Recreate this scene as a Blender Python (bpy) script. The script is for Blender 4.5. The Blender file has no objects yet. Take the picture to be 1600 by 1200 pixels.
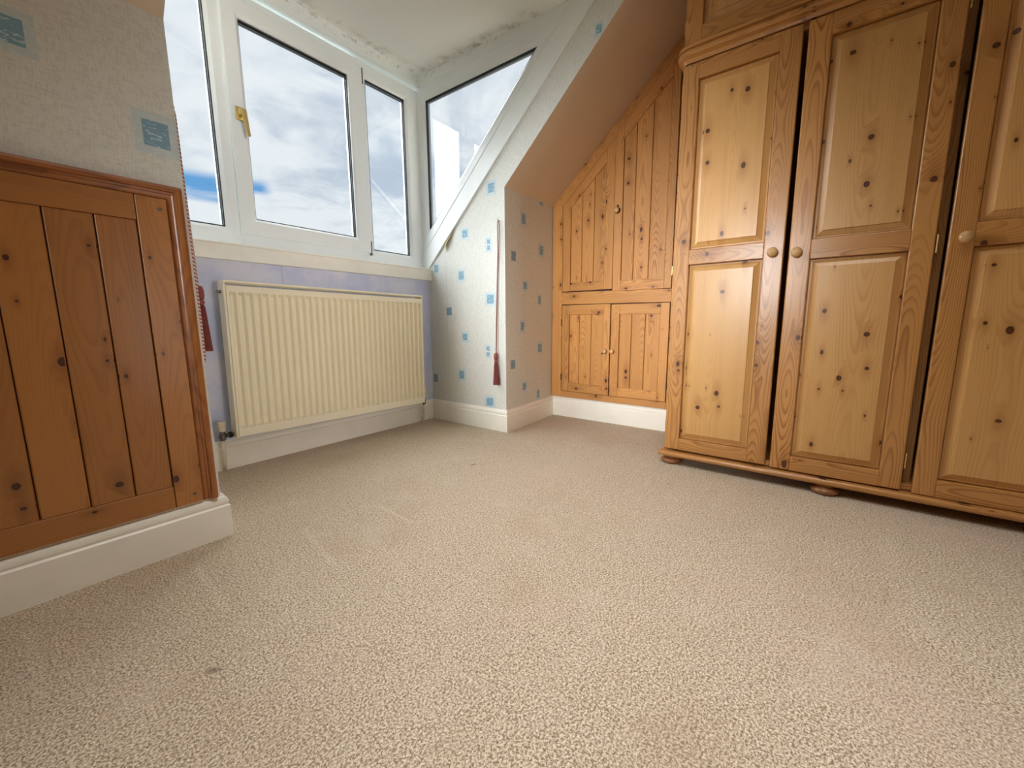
import bpy, bmesh, math, random
from mathutils import Vector, Matrix

random.seed(7)
PI = math.pi
C = bpy.context.scene.collection
SC = bpy.context.scene

# ------------------------------------------------------------------ camera, sky, light, exposure
YAW, PITCH, ROLL = math.radians(52.38), math.radians(-8.57), math.radians(-0.38)
F = Vector((math.sin(YAW) * math.cos(PITCH), math.cos(YAW) * math.cos(PITCH), math.sin(PITCH)))
R0 = Vector((math.cos(YAW), -math.sin(YAW), 0))
U0 = R0.cross(F)
Rr = math.cos(ROLL) * R0 + math.sin(ROLL) * U0
Uu = -math.sin(ROLL) * R0 + math.cos(ROLL) * U0
cam_d = bpy.data.cameras.new('camera')
cam = bpy.data.objects.new('camera', cam_d)
C.objects.link(cam)
M = Matrix((Rr, Uu, -F)).transposed().to_4x4()
M.translation = Vector((0, 0, 0.645))
cam.matrix_world = M
cam_d.sensor_width = 36
cam_d.lens = 631.5 / 1600 * 36
cam_d.clip_start = 0.02
SC.camera = cam

SC.view_settings.view_transform = 'Standard'
SC.view_settings.look = 'None'
SC.view_settings.gamma = 1.0
SC.view_settings.use_curve_mapping = False
SC.view_settings.exposure = 0.0
SC.cycles.max_bounces = 10
SC.cycles.diffuse_bounces = 6
SC.cycles.glossy_bounces = 4
SC.cycles.transparent_max_bounces = 16
SC.cycles.use_denoising = True
SC.cycles.sample_clamp_indirect = 6
SC.cycles.caustics_reflective = False
SC.cycles.caustics_refractive = False


class NT:
    """small helper around a node tree"""
    def __init__(s, tree):
        s.t = tree
        s.t.nodes.clear()

    def n(s, kind, **kw):
        nd = s.t.nodes.new(kind)
        ins = kw.pop('ins', {})
        for k, v in kw.items():
            setattr(nd, k, v)
        for k, v in ins.items():
            s.put(nd.inputs[k], v)
        return nd

    def put(s, sock, v):
        if isinstance(v, bpy.types.NodeSocket):
            s.t.links.new(v, sock)
        elif v is not None:
            sock.default_value = v

    def m(s, op, a, b=None, c=None, clamp=False):
        nd = s.n('ShaderNodeMath', operation=op, use_clamp=clamp)
        for i, v in enumerate((a, b, c)):
            if v is not None:
                s.put(nd.inputs[i], v)
        return nd.outputs[0]

    def vm(s, op, a, b=None, out=0):
        nd = s.n('ShaderNodeVectorMath', operation=op)
        s.put(nd.inputs[0], a)
        if b is not None:
            s.put(nd.inputs[1], b)
        return nd.outputs[out]

    def mix(s, f, a, b, blend='MIX'):
        nd = s.n('ShaderNodeMix', data_type='RGBA', blend_type=blend)
        s.put(nd.inputs[0], f)
        s.put(nd.inputs[6], a)
        s.put(nd.inputs[7], b)
        return nd.outputs[2]

    def ss(s, v, lo, hi, a=0.0, b=1.0):
        nd = s.n('ShaderNodeMapRange', interpolation_type='SMOOTHSTEP')
        for i, x in enumerate((v, lo, hi, a, b)):
            s.put(nd.inputs[i], x)
        return nd.outputs[0]

    def xyz(s, x=0.0, y=0.0, z=0.0):
        nd = s.n('ShaderNodeCombineXYZ')
        for i, v in enumerate((x, y, z)):
            s.put(nd.inputs[i], v)
        return nd.outputs[0]

    def noise(s, vec, scale=1.0, detail=2.0, rough=0.5, dim='3D', out=0):
        nd = s.n('ShaderNodeTexNoise', noise_dimensions=dim)
        s.put(nd.inputs['Vector'], vec)
        s.put(nd.inputs['Scale'], scale)
        s.put(nd.inputs['Detail'], detail)
        s.put(nd.inputs['Roughness'], rough)
        return nd.outputs[out]


def rgb(r, g, b):
    """display colour 0..255 to linear"""
    def f(c):
        c /= 255.0
        return c / 12.92 if c <= 0.04045 else ((c + 0.055) / 1.055) ** 2.4
    return (f(r), f(g), f(b), 1.0)


# --- sky: bright broken cloud with a blue gap low down
SKY = 1.0
w = bpy.data.worlds.new('sky')
SC.world = w
w.use_nodes = True
nt = NT(w.node_tree)
tc = nt.n('ShaderNodeTexCoord').outputs['Generated']
sep = nt.n('ShaderNodeSeparateXYZ', ins={0: tc})
dz = nt.m('ADD', nt.m('MAXIMUM', sep.outputs[2], 0.0), 0.22)
px = nt.m('DIVIDE', sep.outputs[0], dz)
py = nt.m('DIVIDE', sep.outputs[1], dz)
pv = nt.xyz(px, py, 0.0)
wv = nt.noise(pv, 1.1, 3.0, 0.55, out=1)
pw = nt.vm('ADD', pv, nt.vm('MULTIPLY', wv, (0.9, 0.9, 0.9)))
big = nt.noise(pw, 1.15, 5.0, 0.58)
fine = nt.noise(pw, 3.4, 6.0, 0.62)
cl = nt.m('ADD', nt.m('MULTIPLY', big, 0.62), nt.m('MULTIPLY', fine, 0.38))
cloud = nt.mix(nt.ss(cl, 0.40, 0.57), rgb(188, 203, 222), rgb(242, 248, 254))
haze = nt.ss(sep.outputs[2], 0.0, 0.35, 0.25, 0.0)
cloud = nt.mix(haze, cloud, rgb(226, 232, 240))
gap_n = nt.noise(nt.vm('MULTIPLY', tc, (3.0, 3.0, 16.0)), 1.0, 4.0, 0.6)
xy = nt.m('DIVIDE', sep.outputs[0], nt.m('MAXIMUM', sep.outputs[1], 0.05))
lowz = nt.ss(xy, 0.335, 0.40, 0.222, 0.246)
band = nt.m('MULTIPLY', nt.ss(nt.m('SUBTRACT', sep.outputs[2], lowz), 0.0, 0.014), nt.ss(sep.outputs[2], 0.262, 0.282, 1.0, 0.0))
side = nt.ss(xy, 0.405, 0.435, 1.0, 0.0)
gap = nt.m('MULTIPLY', nt.m('MULTIPLY', band, side), nt.ss(gap_n, 0.36, 0.52))
gap2 = nt.m('MULTIPLY', nt.ss(big, 0.37, 0.30), 0.75)
skyc = nt.mix(nt.m('MAXIMUM', gap, gap2), cloud, rgb(104, 168, 226))
skyc = nt.mix(nt.ss(sep.outputs[2], -0.02, 0.0, 1.0, 0.0), skyc, rgb(120, 122, 112))
bg = nt.n('ShaderNodeBackground', ins={'Color': skyc, 'Strength': SKY})
nt.t.links.new(bg.outputs[0], nt.n('ShaderNodeOutputWorld').inputs[0])

# --- bright overcast: one very soft sun high outside the dormer
sd = bpy.data.lights.new('sun', 'SUN')
sd.energy = 17.0
sd.angle = math.radians(90)
sd.color = (0.93, 0.98, 1.04)
so = bpy.data.objects.new('sun', sd)
C.objects.link(so)
so.rotation_euler = Vector((0.22, -1.0, -1.15)).to_track_quat('-Z', 'Y').to_euler()


def area(name, loc, target, sx, sy, power, col):
    d = bpy.data.lights.new(name, 'AREA')
    d.shape = 'RECTANGLE'
    d.size, d.size_y, d.energy, d.color = sx, sy, power, col
    o = bpy.data.objects.new(name, d)
    C.objects.link(o)
    o.location = loc
    o.rotation_euler = (Vector(target) - Vector(loc)).to_track_quat('-Z', 'Y').to_euler()
    return o


# unseen fill lights, added to brighten the radiator, the cupboards and the floor
fill_rad = area('radiator_fill_light', (1.15, -1.95, 1.02), (1.10, 2.0, 1.05), 0.7, 1.9, 2.2, (0.98, 0.99, 1.0))  # added fill for radiator and lavender wall, no real opening here
fill_rad.data.spread = math.radians(27)
fill_cup = area('cupboard_fill_light', (-1.74, 0.60, 1.20), (2.3, 1.0, 0.70), 0.5, 0.8, 6.2, (0.97, 0.99, 1.0))  # added fill aimed at cupboards and wardrobe; the gable has no window
fill_cup.data.spread = math.radians(34)
fill_floor = area('floor_fill_light', (0.55, 0.05, 2.32), (0.55, 0.12, 0.0), 1.0, 0.7, 12, (0.98, 0.98, 0.97))  # added overhead fill for the carpet, not a fitting of the room
fill_floor.data.spread = math.radians(92)


# ------------------------------------------------------------------ materials
def principled(name, **kw):
    m = bpy.data.materials.new(name)
    m.use_nodes = True
    t = NT(m.node_tree)
    p = t.n('ShaderNodeBsdfPrincipled')
    o = t.n('ShaderNodeOutputMaterial')
    t.t.links.new(p.outputs[0], o.inputs[0])
    for k, v in kw.items():
        t.put(p.inputs[k.replace('_', ' ')], v)
    return m, t, p


def bump(t, p, height, strength, dist):
    b = t.n('ShaderNodeBump', ins={'Height': height, 'Strength': strength, 'Distance': dist})
    t.t.links.new(b.outputs[0], p.inputs['Normal'])


def plain(name, col, rough=0.5, metal=0.0, var=0.05, vscale=9.0, bmp=0.0, bscale=300.0, spec=0.5):
    m, t, p = principled(name, Roughness=rough, Metallic=metal)
    p.inputs['Specular IOR Level'].default_value = spec
    oc = t.n('ShaderNodeTexCoord').outputs['Object']
    v = t.noise(oc, vscale, 3.0, 0.6)
    dark = tuple(c * (1 - var * 2) for c in col[:3]) + (1,)
    t.put(p.inputs['Base Color'], t.mix(t.ss(v, 0.35, 0.65), dark, col))
    if bmp:
        bump(t, p, t.noise(oc, bscale, 2.0), bmp, 0.002)
    return m


def pine(name, light, late, knot, rough=0.42, knots=1.0, ring=0.0062, contrast=0.75, bevel_tint=0.0):
    """knotty pine on UVs in metres: u across the grain, v along it"""
    m, t, p = principled(name, Roughness=rough)
    p.inputs['Specular IOR Level'].default_value = 0.38
    p.inputs['Coat Weight'].default_value = 0.35
    p.inputs['Coat Roughness'].default_value = 0.22
    uv = t.n('ShaderNodeUVMap').outputs[0]
    rnd = t.n('ShaderNodeObjectInfo').outputs['Random']
    s = t.n('ShaderNodeSeparateXYZ', ins={0: uv})
    u, v = s.outputs[0], s.outputs[1]
    ou = t.m('ADD', u, t.m('MULTIPLY', rnd, 37.0))
    ov = t.m('ADD', v, t.m('MULTIPLY', rnd, 91.0))
    kx, ky = 15.0, 8.5
    kc = t.xyz(t.m('MULTIPLY', ou, kx), t.m('MULTIPLY', ov, ky), 0.0)
    vo = t.n('ShaderNodeTexVoronoi', voronoi_dimensions='2D', ins={'Vector': kc, 'Scale': 1.0, 'Randomness': 1.0})
    dv = t.vm('SUBTRACT', kc, vo.outputs['Position'])
    dv = t.vm('DIVIDE', dv, (kx, ky, 1.0))
    wob = t.noise(t.xyz(t.m('MULTIPLY', ou, 120.0), t.m('MULTIPLY', ov, 90.0), 0.0), 1.0, 2.0)
    cs = t.n('ShaderNodeSeparateXYZ', ins={0: vo.outputs['Color']})
    # knot size from the cell's own random value; most cells have none
    size = t.m('MULTIPLY', t.m('POWER', t.ss(cs.outputs[0], 1.0 - 0.44 * knots, 1.0), 1.15), 0.0092)
    ell = t.vm('MULTIPLY', dv, t.xyz(1.0, t.m('ADD', 0.55, t.m('MULTIPLY', cs.outputs[1], 0.75)), 1.0))
    d = t.vm('LENGTH', ell, out=1)
    d = t.m('ADD', d, t.m('MULTIPLY', t.m('SUBTRACT', wob, 0.5), 0.0016))
    rel = t.m('DIVIDE', d, t.m('ADD', size, 0.0003))
    has = t.m('GREATER_THAN', size, 0.0012)
    kmask = t.m('MULTIPLY', has, t.ss(rel, 0.75, 1.05, 1.0, 0.0))
    flare = t.vm('LENGTH', t.vm('MULTIPLY', dv, (1.0, 0.36, 1.0)), out=1)
    frel = t.m('DIVIDE', flare, t.m('ADD', t.m('MULTIPLY', size, 2.1), 0.0005))
    infl = t.m('MULTIPLY', has, t.m('EXPONENT', t.m('MULTIPLY', t.m('MULTIPLY', frel, frel), -1.0)))
    # growth rings: the board cuts a wandering cone of rings
    wav = t.noise(t.xyz(t.m('MULTIPLY', ov, 1.25), t.m('MULTIPLY', rnd, 50.0), 0.0), 1.0, 1.5, dim='2D')
    wob2 = t.noise(t.xyz(t.m('MULTIPLY', ou, 9.0), t.m('MULTIPLY', ov, 3.2), 0.0), 1.0, 2.0, dim='2D')
    depth = t.m('ADD', 0.004, t.m('MULTIPLY', t.m('MAXIMUM', t.m('SUBTRACT', wav, 0.22), 0.0), 0.13))
    u0 = t.m('MULTIPLY', t.m('SUBTRACT', t.m('FRACT', t.m('MULTIPLY', rnd, 17.3)), 0.5), 0.07)
    du = t.m('SUBTRACT', u, u0)
    rr = t.m('SQRT', t.m('ADD', t.m('MULTIPLY', du, du), t.m('MULTIPLY', depth, depth)))
    rr = t.m('ADD', rr, t.m('MULTIPLY', wob2, 0.012))
    rr = t.m('ADD', rr, t.m('MULTIPLY', infl, 0.011))
    ph = t.m('FRACT', t.m('DIVIDE', rr, ring))
    lw = t.m('MULTIPLY', t.ss(ph, 0.36, 0.88), t.ss(ph, 0.91, 1.0, 1.0, 0.0))
    fib = t.noise(t.xyz(t.m('MULTIPLY', ou, 420.0), t.m('MULTIPLY', ov, 7.0), 0.0), 1.0, 2.0, dim='2D')
    strk = t.noise(t.xyz(t.m('MULTIPLY', ou, 26.0), t.m('MULTIPLY', ov, 0.9), 0.0), 1.0, 2.0, dim='2D')
    fade = t.noise(t.xyz(t.m('MULTIPLY', ou, 6.0), t.m('MULTIPLY', ov, 2.2), 3.0), 1.0, 1.0)
    lw = t.m('MULTIPLY', lw, t.m('MULTIPLY', t.ss(fade, 0.25, 0.75, 0.35, 1.0), contrast))
    fac = t.m('ADD', lw, t.m('MULTIPLY', t.m('SUBTRACT', fib, 0.5), 0.28))
    fac = t.m('ADD', fac, t.m('MULTIPLY', t.m('SUBTRACT', strk, 0.5), 0.55), clamp=True)
    col = t.mix(fac, light, late)
    halo = t.m('MULTIPLY', infl, 0.55)
    col = t.mix(halo, col, late)
    kcol = t.mix(t.ss(rel, 0.2, 0.95), tuple(min(1, c * 2.0) for c in knot[:3]) + (1,), knot)
    col = t.mix(kmask, col, kcol)
    tone = t.m('ADD', 0.90, t.m('MULTIPLY', t.m('FRACT', t.m('MULTIPLY', rnd, 7.77)), 0.2))
    col = t.mix(1.0, col, t.n('ShaderNodeCombineColor', ins={0: tone, 1: tone, 2: tone}).outputs[0], 'MULTIPLY')
    t.put(p.inputs['Base Color'], col)
    h = t.m('SUBTRACT', t.m('MULTIPLY', lw, 0.35), t.m('MULTIPLY', kmask, 0.6))
    bump(t, p, h, 0.18, 0.0012)
    return m


PINE = pine('varnished_pine', rgb(196, 140, 78), rgb(132, 76, 32), rgb(66, 34, 14), 0.36, 0.75, 0.0046, 0.72)
PANEL_PINE = pine('varnished_pine_panel', rgb(210, 161, 98), rgb(164, 106, 52), rgb(66, 36, 16), 0.36, 1.5, 0.0058, 0.34)
CUP_PINE = pine('cupboard_pine', rgb(202, 146, 84), rgb(142, 84, 38), rgb(60, 28, 14), 0.42, 1.1, 0.005, 0.6)
HATCH_PINE = pine('old_brown_pine', rgb(172, 114, 56), rgb(120, 68, 28), rgb(52, 24, 12), 0.45, 1.0, 0.006, 0.26)
HATCH_TRIM = pine('old_brown_pine_trim', rgb(160, 98, 48), rgb(98, 50, 22), rgb(46, 20, 10), 0.42, 0.5, 0.005, 0.6)
DARKWOOD = plain('dark_gap_wood', rgb(70, 38, 20), 0.6)
KNOBWOOD = plain('turned_pine', rgb(206, 164, 112), 0.35, 0, 0.08, 60)
FOOTWOOD = plain('turned_foot_pine', rgb(150, 98, 58), 0.32, 0, 0.12, 50)
GLOSSWHITE = plain('white_gloss_paint', rgb(246, 243, 232), 0.32, 0, 0.025, 6, 0.03, 60)
UPVC = plain('white_upvc', rgb(237, 242, 242), 0.28, 0, 0.015, 5)
BOARDW = plain('white_trim_board', rgb(238, 243, 241), 0.35, 0, 0.02, 5)
SILLP = plain('painted_sill', rgb(242, 240, 230), 0.38, 0, 0.03, 7, 0.04, 40)
RADP = plain('cream_radiator_enamel', rgb(242, 233, 206), 0.30, 0, 0.012, 5)
CREAMPIPE = plain('cream_painted_pipe', rgb(226, 216, 190), 0.4, 0, 0.05, 40)
CHROME = plain('dull_valve_metal', rgb(120, 112, 104), 0.35, 1.0, 0.1, 80)
BLACKG = plain('black_gasket', rgb(24, 24, 26), 0.5)
SPACER = plain('grey_glazing_spacer', rgb(150, 156, 162), 0.35, 0.6)
BRASS = plain('brass', rgb(238, 214, 150), 0.3, 1.0, 0.06, 60)
DARKMETAL = plain('dark_metal', rgb(52, 46, 40), 0.45, 0.8)
CEILP = plain('ceiling_paint', rgb(240, 240, 234), 0.75, 0, 0.015, 4, 0.06, 90)
CEILD, t, p = principled('dormer_ceiling_paint', Roughness=0.75)
oc = t.n('ShaderNodeTexCoord').outputs['Object']
s_ = t.n('ShaderNodeSeparateXYZ', ins={0: oc})
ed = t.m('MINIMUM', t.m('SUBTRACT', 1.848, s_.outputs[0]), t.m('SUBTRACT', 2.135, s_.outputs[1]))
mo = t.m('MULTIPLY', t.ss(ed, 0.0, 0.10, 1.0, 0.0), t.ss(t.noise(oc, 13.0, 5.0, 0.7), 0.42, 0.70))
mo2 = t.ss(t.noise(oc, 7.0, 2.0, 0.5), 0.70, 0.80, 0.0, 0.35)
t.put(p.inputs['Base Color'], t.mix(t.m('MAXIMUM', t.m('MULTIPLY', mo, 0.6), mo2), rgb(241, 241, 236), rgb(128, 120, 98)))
bump(t, p, t.noise(oc, 80.0, 2.0), 0.08, 0.002)
TRIMD, t, p = principled('grubby_white_board', Roughness=0.36)
oc = t.n('ShaderNodeTexCoord').outputs['Object']
s_ = t.n('ShaderNodeSeparateXYZ', ins={0: oc})
mo = t.m('MULTIPLY', t.ss(s_.outputs[2], 2.105, 2.16, 0.0, 1.0), t.ss(t.noise(oc, 30.0, 5.0, 0.75), 0.52, 0.68))
t.put(p.inputs['Base Color'], t.mix(t.m('MULTIPLY', mo, 0.7), rgb(238, 243, 241), rgb(120, 112, 92)))
SLOPEP = plain('slope_paint', rgb(222, 208, 188), 0.85, 0, 0.015, 4, 0.08, 160)
MAROON = plain('dusky_pink_yarn', rgb(136, 66, 62), 0.8, 0, 0.12, 120, 0.3, 500)
PINKYARN = plain('pink_yarn_head', rgb(158, 86, 80), 0.75, 0, 0.12, 120, 0.3, 500)
PLASTER = plain('room_wall_paint', rgb(226, 218, 200), 0.85, 0, 0.02, 4)


def wallpaper(name, base, groove):
    """embossed woven-look paper"""
    m, t, p = principled(name, Roughness=0.72)
    p.inputs['Specular IOR Level'].default_value = 0.25
    oc = t.n('ShaderNodeTexCoord').outputs['Object']
    a = t.noise(t.vm('MULTIPLY', oc, (60.0, 60.0, 300.0)), 1.0, 2.0)
    b = t.noise(t.vm('MULTIPLY', oc, (260.0, 260.0, 50.0)), 1.0, 2.0)
    w_ = t.m('ADD', t.m('MULTIPLY', a, 0.5), t.m('MULTIPLY', b, 0.5))
    big_ = t.noise(oc, 3.0, 3.0)
    c = t.mix(t.ss(w_, 0.38, 0.56), groove, base)
    c = t.mix(t.ss(big_, 0.5, 0.75, 0.0, 0.10), c, groove)
    t.put(p.inputs['Base Color'], c)
    bump(t, p, w_, 0.35, 0.002)
    return m


PAPER = wallpaper('cream_wallpaper', rgb(224, 226, 220), rgb(212, 213, 205))


def print_mat(name, base, ink, fx, fz, thr):
    """a printed square with hand-drawn hatching, flat ink on the paper"""
    m, t, p = principled(name, Roughness=0.7)
    oc = t.n('ShaderNodeTexCoord').outputs['Object']
    wn = t.noise(oc, 90.0, 2.0, out=1)
    v = t.vm('ADD', t.vm('MULTIPLY', oc, (fx, fx, fz)), t.vm('MULTIPLY', wn, (1.6, 1.6, 1.6)))
    n_ = t.noise(v, 1.0, 1.0)
    t.put(p.inputs['Base Color'], t.mix(t.ss(n_, thr, thr + 0.10), base, ink))
    return m


PR_BORDER = print_mat('pale_blue_print', rgb(200, 214, 216), rgb(208, 220, 222), 60, 60, 0.5)
PR_INNER = print_mat('blue_print', rgb(128, 168, 190), rgb(186, 210, 220), 70, 240, 0.56)
PR_SOLID = print_mat('slate_blue_print', rgb(128, 158, 178), rgb(152, 178, 194), 60, 260, 0.58)

# lavender lining paper of the window wall
LAV, t, p = principled('lavender_paint', Roughness=0.8)
oc = t.n('ShaderNodeTexCoord').outputs['Object']
n1 = t.noise(oc, 5.0, 4.0, 0.6)
n2 = t.noise(t.vm('MULTIPLY', oc, (30.0, 30.0, 110.0)), 1.0, 3.0)
c = t.mix(t.ss(n1, 0.38, 0.66), rgb(196, 202, 230), rgb(218, 219, 234))
c = t.mix(t.ss(n2, 0.58, 0.75, 0.0, 0.25), c, rgb(210, 208, 220))
t.put(p.inputs['Base Color'], c)
bump(t, p, n2, 0.15, 0.002)
SEAM = plain('paper_seam', rgb(110, 110, 124), 0.8)

# carpet: short twisted pile, warm beige with pinker and browner patches
CARPET, t, p = principled('beige_carpet', Roughness=0.95)
p.inputs['Specular IOR Level'].default_value = 0.1
p.inputs['Sheen Weight'].default_value = 0.15
oc = t.n('ShaderNodeTexCoord').outputs['Object']
f1 = t.noise(oc, 230.0, 2.0, 0.6)
f2 = t.noise(oc, 520.0, 2.0, 0.6)
vo = t.n('ShaderNodeTexVoronoi', voronoi_dimensions='3D', ins={'Vector': t.vm('ADD', oc, t.vm('MULTIPLY', t.noise(oc, 120.0, 2.0, out=1), (0.010, 0.010, 0.010))), 'Scale': 330.0})
tuft = t.m('ADD', t.m('MULTIPLY', f1, 0.6), t.m('ADD', t.m('MULTIPLY', f2, 0.25), t.m('MULTIPLY', vo.outputs['Distance'], -0.22)))
tuft = t.m('ADD', tuft, 0.10)
g1 = t.noise(oc, 1.6, 4.0, 0.55)
g2 = t.noise(t.vm('ADD', oc, (7.0, 3.0, 0.0)), 2.6, 3.0, 0.6)
g3 = t.noise(t.vm('ADD', oc, (1.0, 9.0, 0.0)), 7.0, 4.0, 0.6)
c = t.mix(t.ss(tuft, 0.27, 0.56), rgb(142, 119, 93), rgb(243, 226, 200))
c = t.mix(t.ss(g1, 0.52, 0.70, 0.0, 0.25), c, rgb(208, 180, 164))
c = t.mix(t.ss(g2, 0.50, 0.72, 0.0, 0.30), c, rgb(176, 150, 118))
c = t.mix(t.ss(g3, 0.52, 0.74, 0.0, 0.20), c, rgb(226, 212, 192))


def seg(a, b, wid):
    """distance mask to a worn line"""
    ax, ay = a
    bx, by = b
    s_ = t.n('ShaderNodeSeparateXYZ', ins={0: oc})
    dx, dy = bx - ax, by - ay
    L2 = dx * dx + dy * dy
    pxx, pyy = t.m('SUBTRACT', s_.outputs[0], ax), t.m('SUBTRACT', s_.outputs[1], ay)
    h = t.m('DIVIDE', t.m('ADD', t.m('MULTIPLY', pxx, dx), t.m('MULTIPLY', pyy, dy)), L2, clamp=True)
    ex, ey = t.m('SUBTRACT', pxx, t.m('MULTIPLY', h, dx)), t.m('SUBTRACT', pyy, t.m('MULTIPLY', h, dy))
    dd = t.m('SQRT', t.m('ADD', t.m('MULTIPLY', ex, ex), t.m('MULTIPLY', ey, ey)))
    return t.ss(dd, wid * 0.3, wid, 1.0, 0.0)


for a, b, wd, f_ in (((.275, 1.29), (.262, 1.03), .012, .5), ((.548, 1.26), (.506, 1.0), .012, .45), ((.79, 1.2), (.783, 1.02), .012, .45), ((-.02, 1.30), (-.015, 1.04), .014, .35)):
    br = t.m('MULTIPLY', seg(a, b, wd), t.m('MULTIPLY', t.ss(f1, 0.35, 0.6), f_))
    c = t.mix(br, c, rgb(236, 222, 200))
for a, b, wd, f_ in (((.184, .866), (.192, .858), .012, .5), ((1.300, 1.237), (1.314, 1.234), .008, .8)):
    c = t.mix(t.m('MULTIPLY', seg(a, b, wd), f_), c, rgb(104, 80, 60))  # dark spots: shade of a furniture dent painted in, and a debris speck
t.put(p.inputs['Base Color'], c)
bump(t, p, tuft, 0.9, 0.007)

# clear window glass: straight-through with a sharp surface reflection
GLASS = bpy.data.materials.new('window_glass')
GLASS.use_nodes = True
t = NT(GLASS.node_tree)
ge = t.n('ShaderNodeNewGeometry')
fc = t.m('ABSOLUTE', t.vm('DOT_PRODUCT', ge.outputs['Normal'], ge.outputs['Incoming'], out=1))
frv = t.m('ADD', 0.04, t.m('MULTIPLY', 0.96, t.m('POWER', t.m('SUBTRACT', 1.0, fc), 5.0)))
tr = t.n('ShaderNodeBsdfTransparent', ins={'Color': (0.985, 0.995, 0.99, 1)})
gl = t.n('ShaderNodeBsdfGlossy', ins={'Roughness': 0.0})
mx = t.n('ShaderNodeMixShader', ins={0: frv, 1: tr.outputs[0], 2: gl.outputs[0]})
t.t.links.new(mx.outputs[0], t.n('ShaderNodeOutputMaterial').inputs[0])

# twisted cord, striped along its UV
CORD, t, p = principled('twisted_pink_cord', Roughness=0.7)
s = t.n('ShaderNodeSeparateXYZ', ins={0: t.n('ShaderNodeUVMap').outputs[0]})
ph = t.m('FRACT', t.m('ADD', t.m('DIVIDE', s.outputs[1], 0.011), s.outputs[0]))
tri = t.m('ABSOLUTE', t.m('SUBTRACT', ph, 0.5))
t.put(p.inputs['Base Color'], t.mix(t.ss(tri, 0.2, 0.3), rgb(164, 102, 98), rgb(228, 206, 198)))
bump(t, p, tri, 0.6, 0.002)
CORD2, t, p = principled('twisted_brown_pink_cord', Roughness=0.75)
s = t.n('ShaderNodeSeparateXYZ', ins={0: t.n('ShaderNodeUVMap').outputs[0]})
ph = t.m('FRACT', t.m('ADD', t.m('DIVIDE', s.outputs[1], 0.009), s.outputs[0]))
tri = t.m('ABSOLUTE', t.m('SUBTRACT', ph, 0.5))
t.put(p.inputs['Base Color'], t.mix(t.ss(tri, 0.2, 0.3), rgb(128, 74, 68), rgb(172, 124, 112)))


# ------------------------------------------------------------------ mesh helpers
def tag(o, label=None, cat=None, group=None, kind=None):
    for k, v in (('label', label), ('category', cat), ('group', group), ('kind', kind)):
        if v:
            o[k] = v
    return o


def empty(name, loc=(0, 0, 0), parent=None):
    o = bpy.data.objects.new(name, None)
    o.empty_display_size = 0.05
    C.objects.link(o)
    o.parent = parent
    o.location = Vector(loc) - (world_origin(parent) if parent else Vector((0, 0, 0)))
    return o


def world_origin(o):
    v = Vector((0, 0, 0))
    while o is not None:
        v += o.location
        o = o.parent
    return v


def grain_uv(bm, g):
    g = Vector(g).normalized()
    lay = bm.loops.layers.uv.verify()
    if not bm.verts:
        return
    cen = sum((v.co for v in bm.verts), Vector()) / len(bm.verts)
    for f in bm.faces:
        n = f.normal
        ax = n.cross(g)
        if ax.length < 0.25:
            ax = Vector((0, 0, 1)).cross(g)
            if ax.length < 0.2:
                ax = Vector((1, 0, 0))
            ax.normalize()
            gg = n.cross(ax)
        else:
            ax.normalize()
            gg = g
        for l in f.loops:
            d = l.vert.co - cen
            l[lay].uv = (d.dot(ax), d.dot(gg))


def obj(name, bm, mat, parent=None, grain=None, smooth=False, loc=None):
    """links a bmesh built in world coordinates as one object; its origin is at LOC or at its parent's origin"""
    bm.normal_update()
    if grain is not None:
        grain_uv(bm, grain)
    base = world_origin(parent) if parent else Vector((0, 0, 0))
    if loc is not None:
        base = Vector(loc)
    bmesh.ops.translate(bm, verts=bm.verts, vec=-base)
    me = bpy.data.meshes.new(name)
    bm.to_mesh(me)
    bm.free()
    for mm in (mat if isinstance(mat, (list, tuple)) else [mat]):
        me.materials.append(mm)
    if smooth:
        for pl in me.polygons:
            pl.use_smooth = True
    o = bpy.data.objects.new(name, me)
    C.objects.link(o)
    if parent:
        o.parent = parent
    if loc is not None:
        o.location = Vector(loc) - (world_origin(parent) if parent else Vector((0, 0, 0)))
    return o


def add_box(bm, a, b, bev=0.0, seg_=1):
    x0, y0, z0 = (min(a[i], b[i]) for i in range(3))
    x1, y1, z1 = (max(a[i], b[i]) for i in range(3))
    vs = [bm.verts.new(q) for q in ((x0, y0, z0), (x1, y0, z0), (x1, y1, z0), (x0, y1, z0), (x0, y0, z1), (x1, y0, z1), (x1, y1, z1), (x0, y1, z1))]
    fs = [bm.faces.new([vs[i] for i in q]) for q in ((3, 2, 1, 0), (4, 5, 6, 7), (0, 1, 5, 4), (1, 2, 6, 5), (2, 3, 7, 6), (3, 0, 4, 7))]
    if bev:
        es = list({e for f in fs for e in f.edges})
        bmesh.ops.bevel(bm, geom=es, offset=bev, segments=seg_, affect='EDGES', profile=0.5, clamp_overlap=True)


def box(a, b, bev=0.0, seg_=1):
    bm = bmesh.new()
    add_box(bm, a, b, bev, seg_)
    return bm


def add_prism(bm, poly, fn, d0, d1, bev=0.0, seg_=1):
    """polygon POLY (2-D) swept from depth d0 to d1; FN(u, v, d) gives the point"""
    n = len(poly)
    A = [bm.verts.new(fn(u, v, d0)) for u, v in poly]
    B = [bm.verts.new(fn(u, v, d1)) for u, v in poly]
    fs = [bm.faces.new(A), bm.faces.new(B[::-1])]
    for i in range(n):
        j = (i + 1) % n
        fs.append(bm.faces.new((A[j], A[i], B[i], B[j])))
    bmesh.ops.recalc_face_normals(bm, faces=fs)
    if bev:
        es = list({e for f in fs for e in f.edges})
        bmesh.ops.bevel(bm, geom=es, offset=bev, segments=seg_, affect='EDGES', profile=0.5, clamp_overlap=True)


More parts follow.
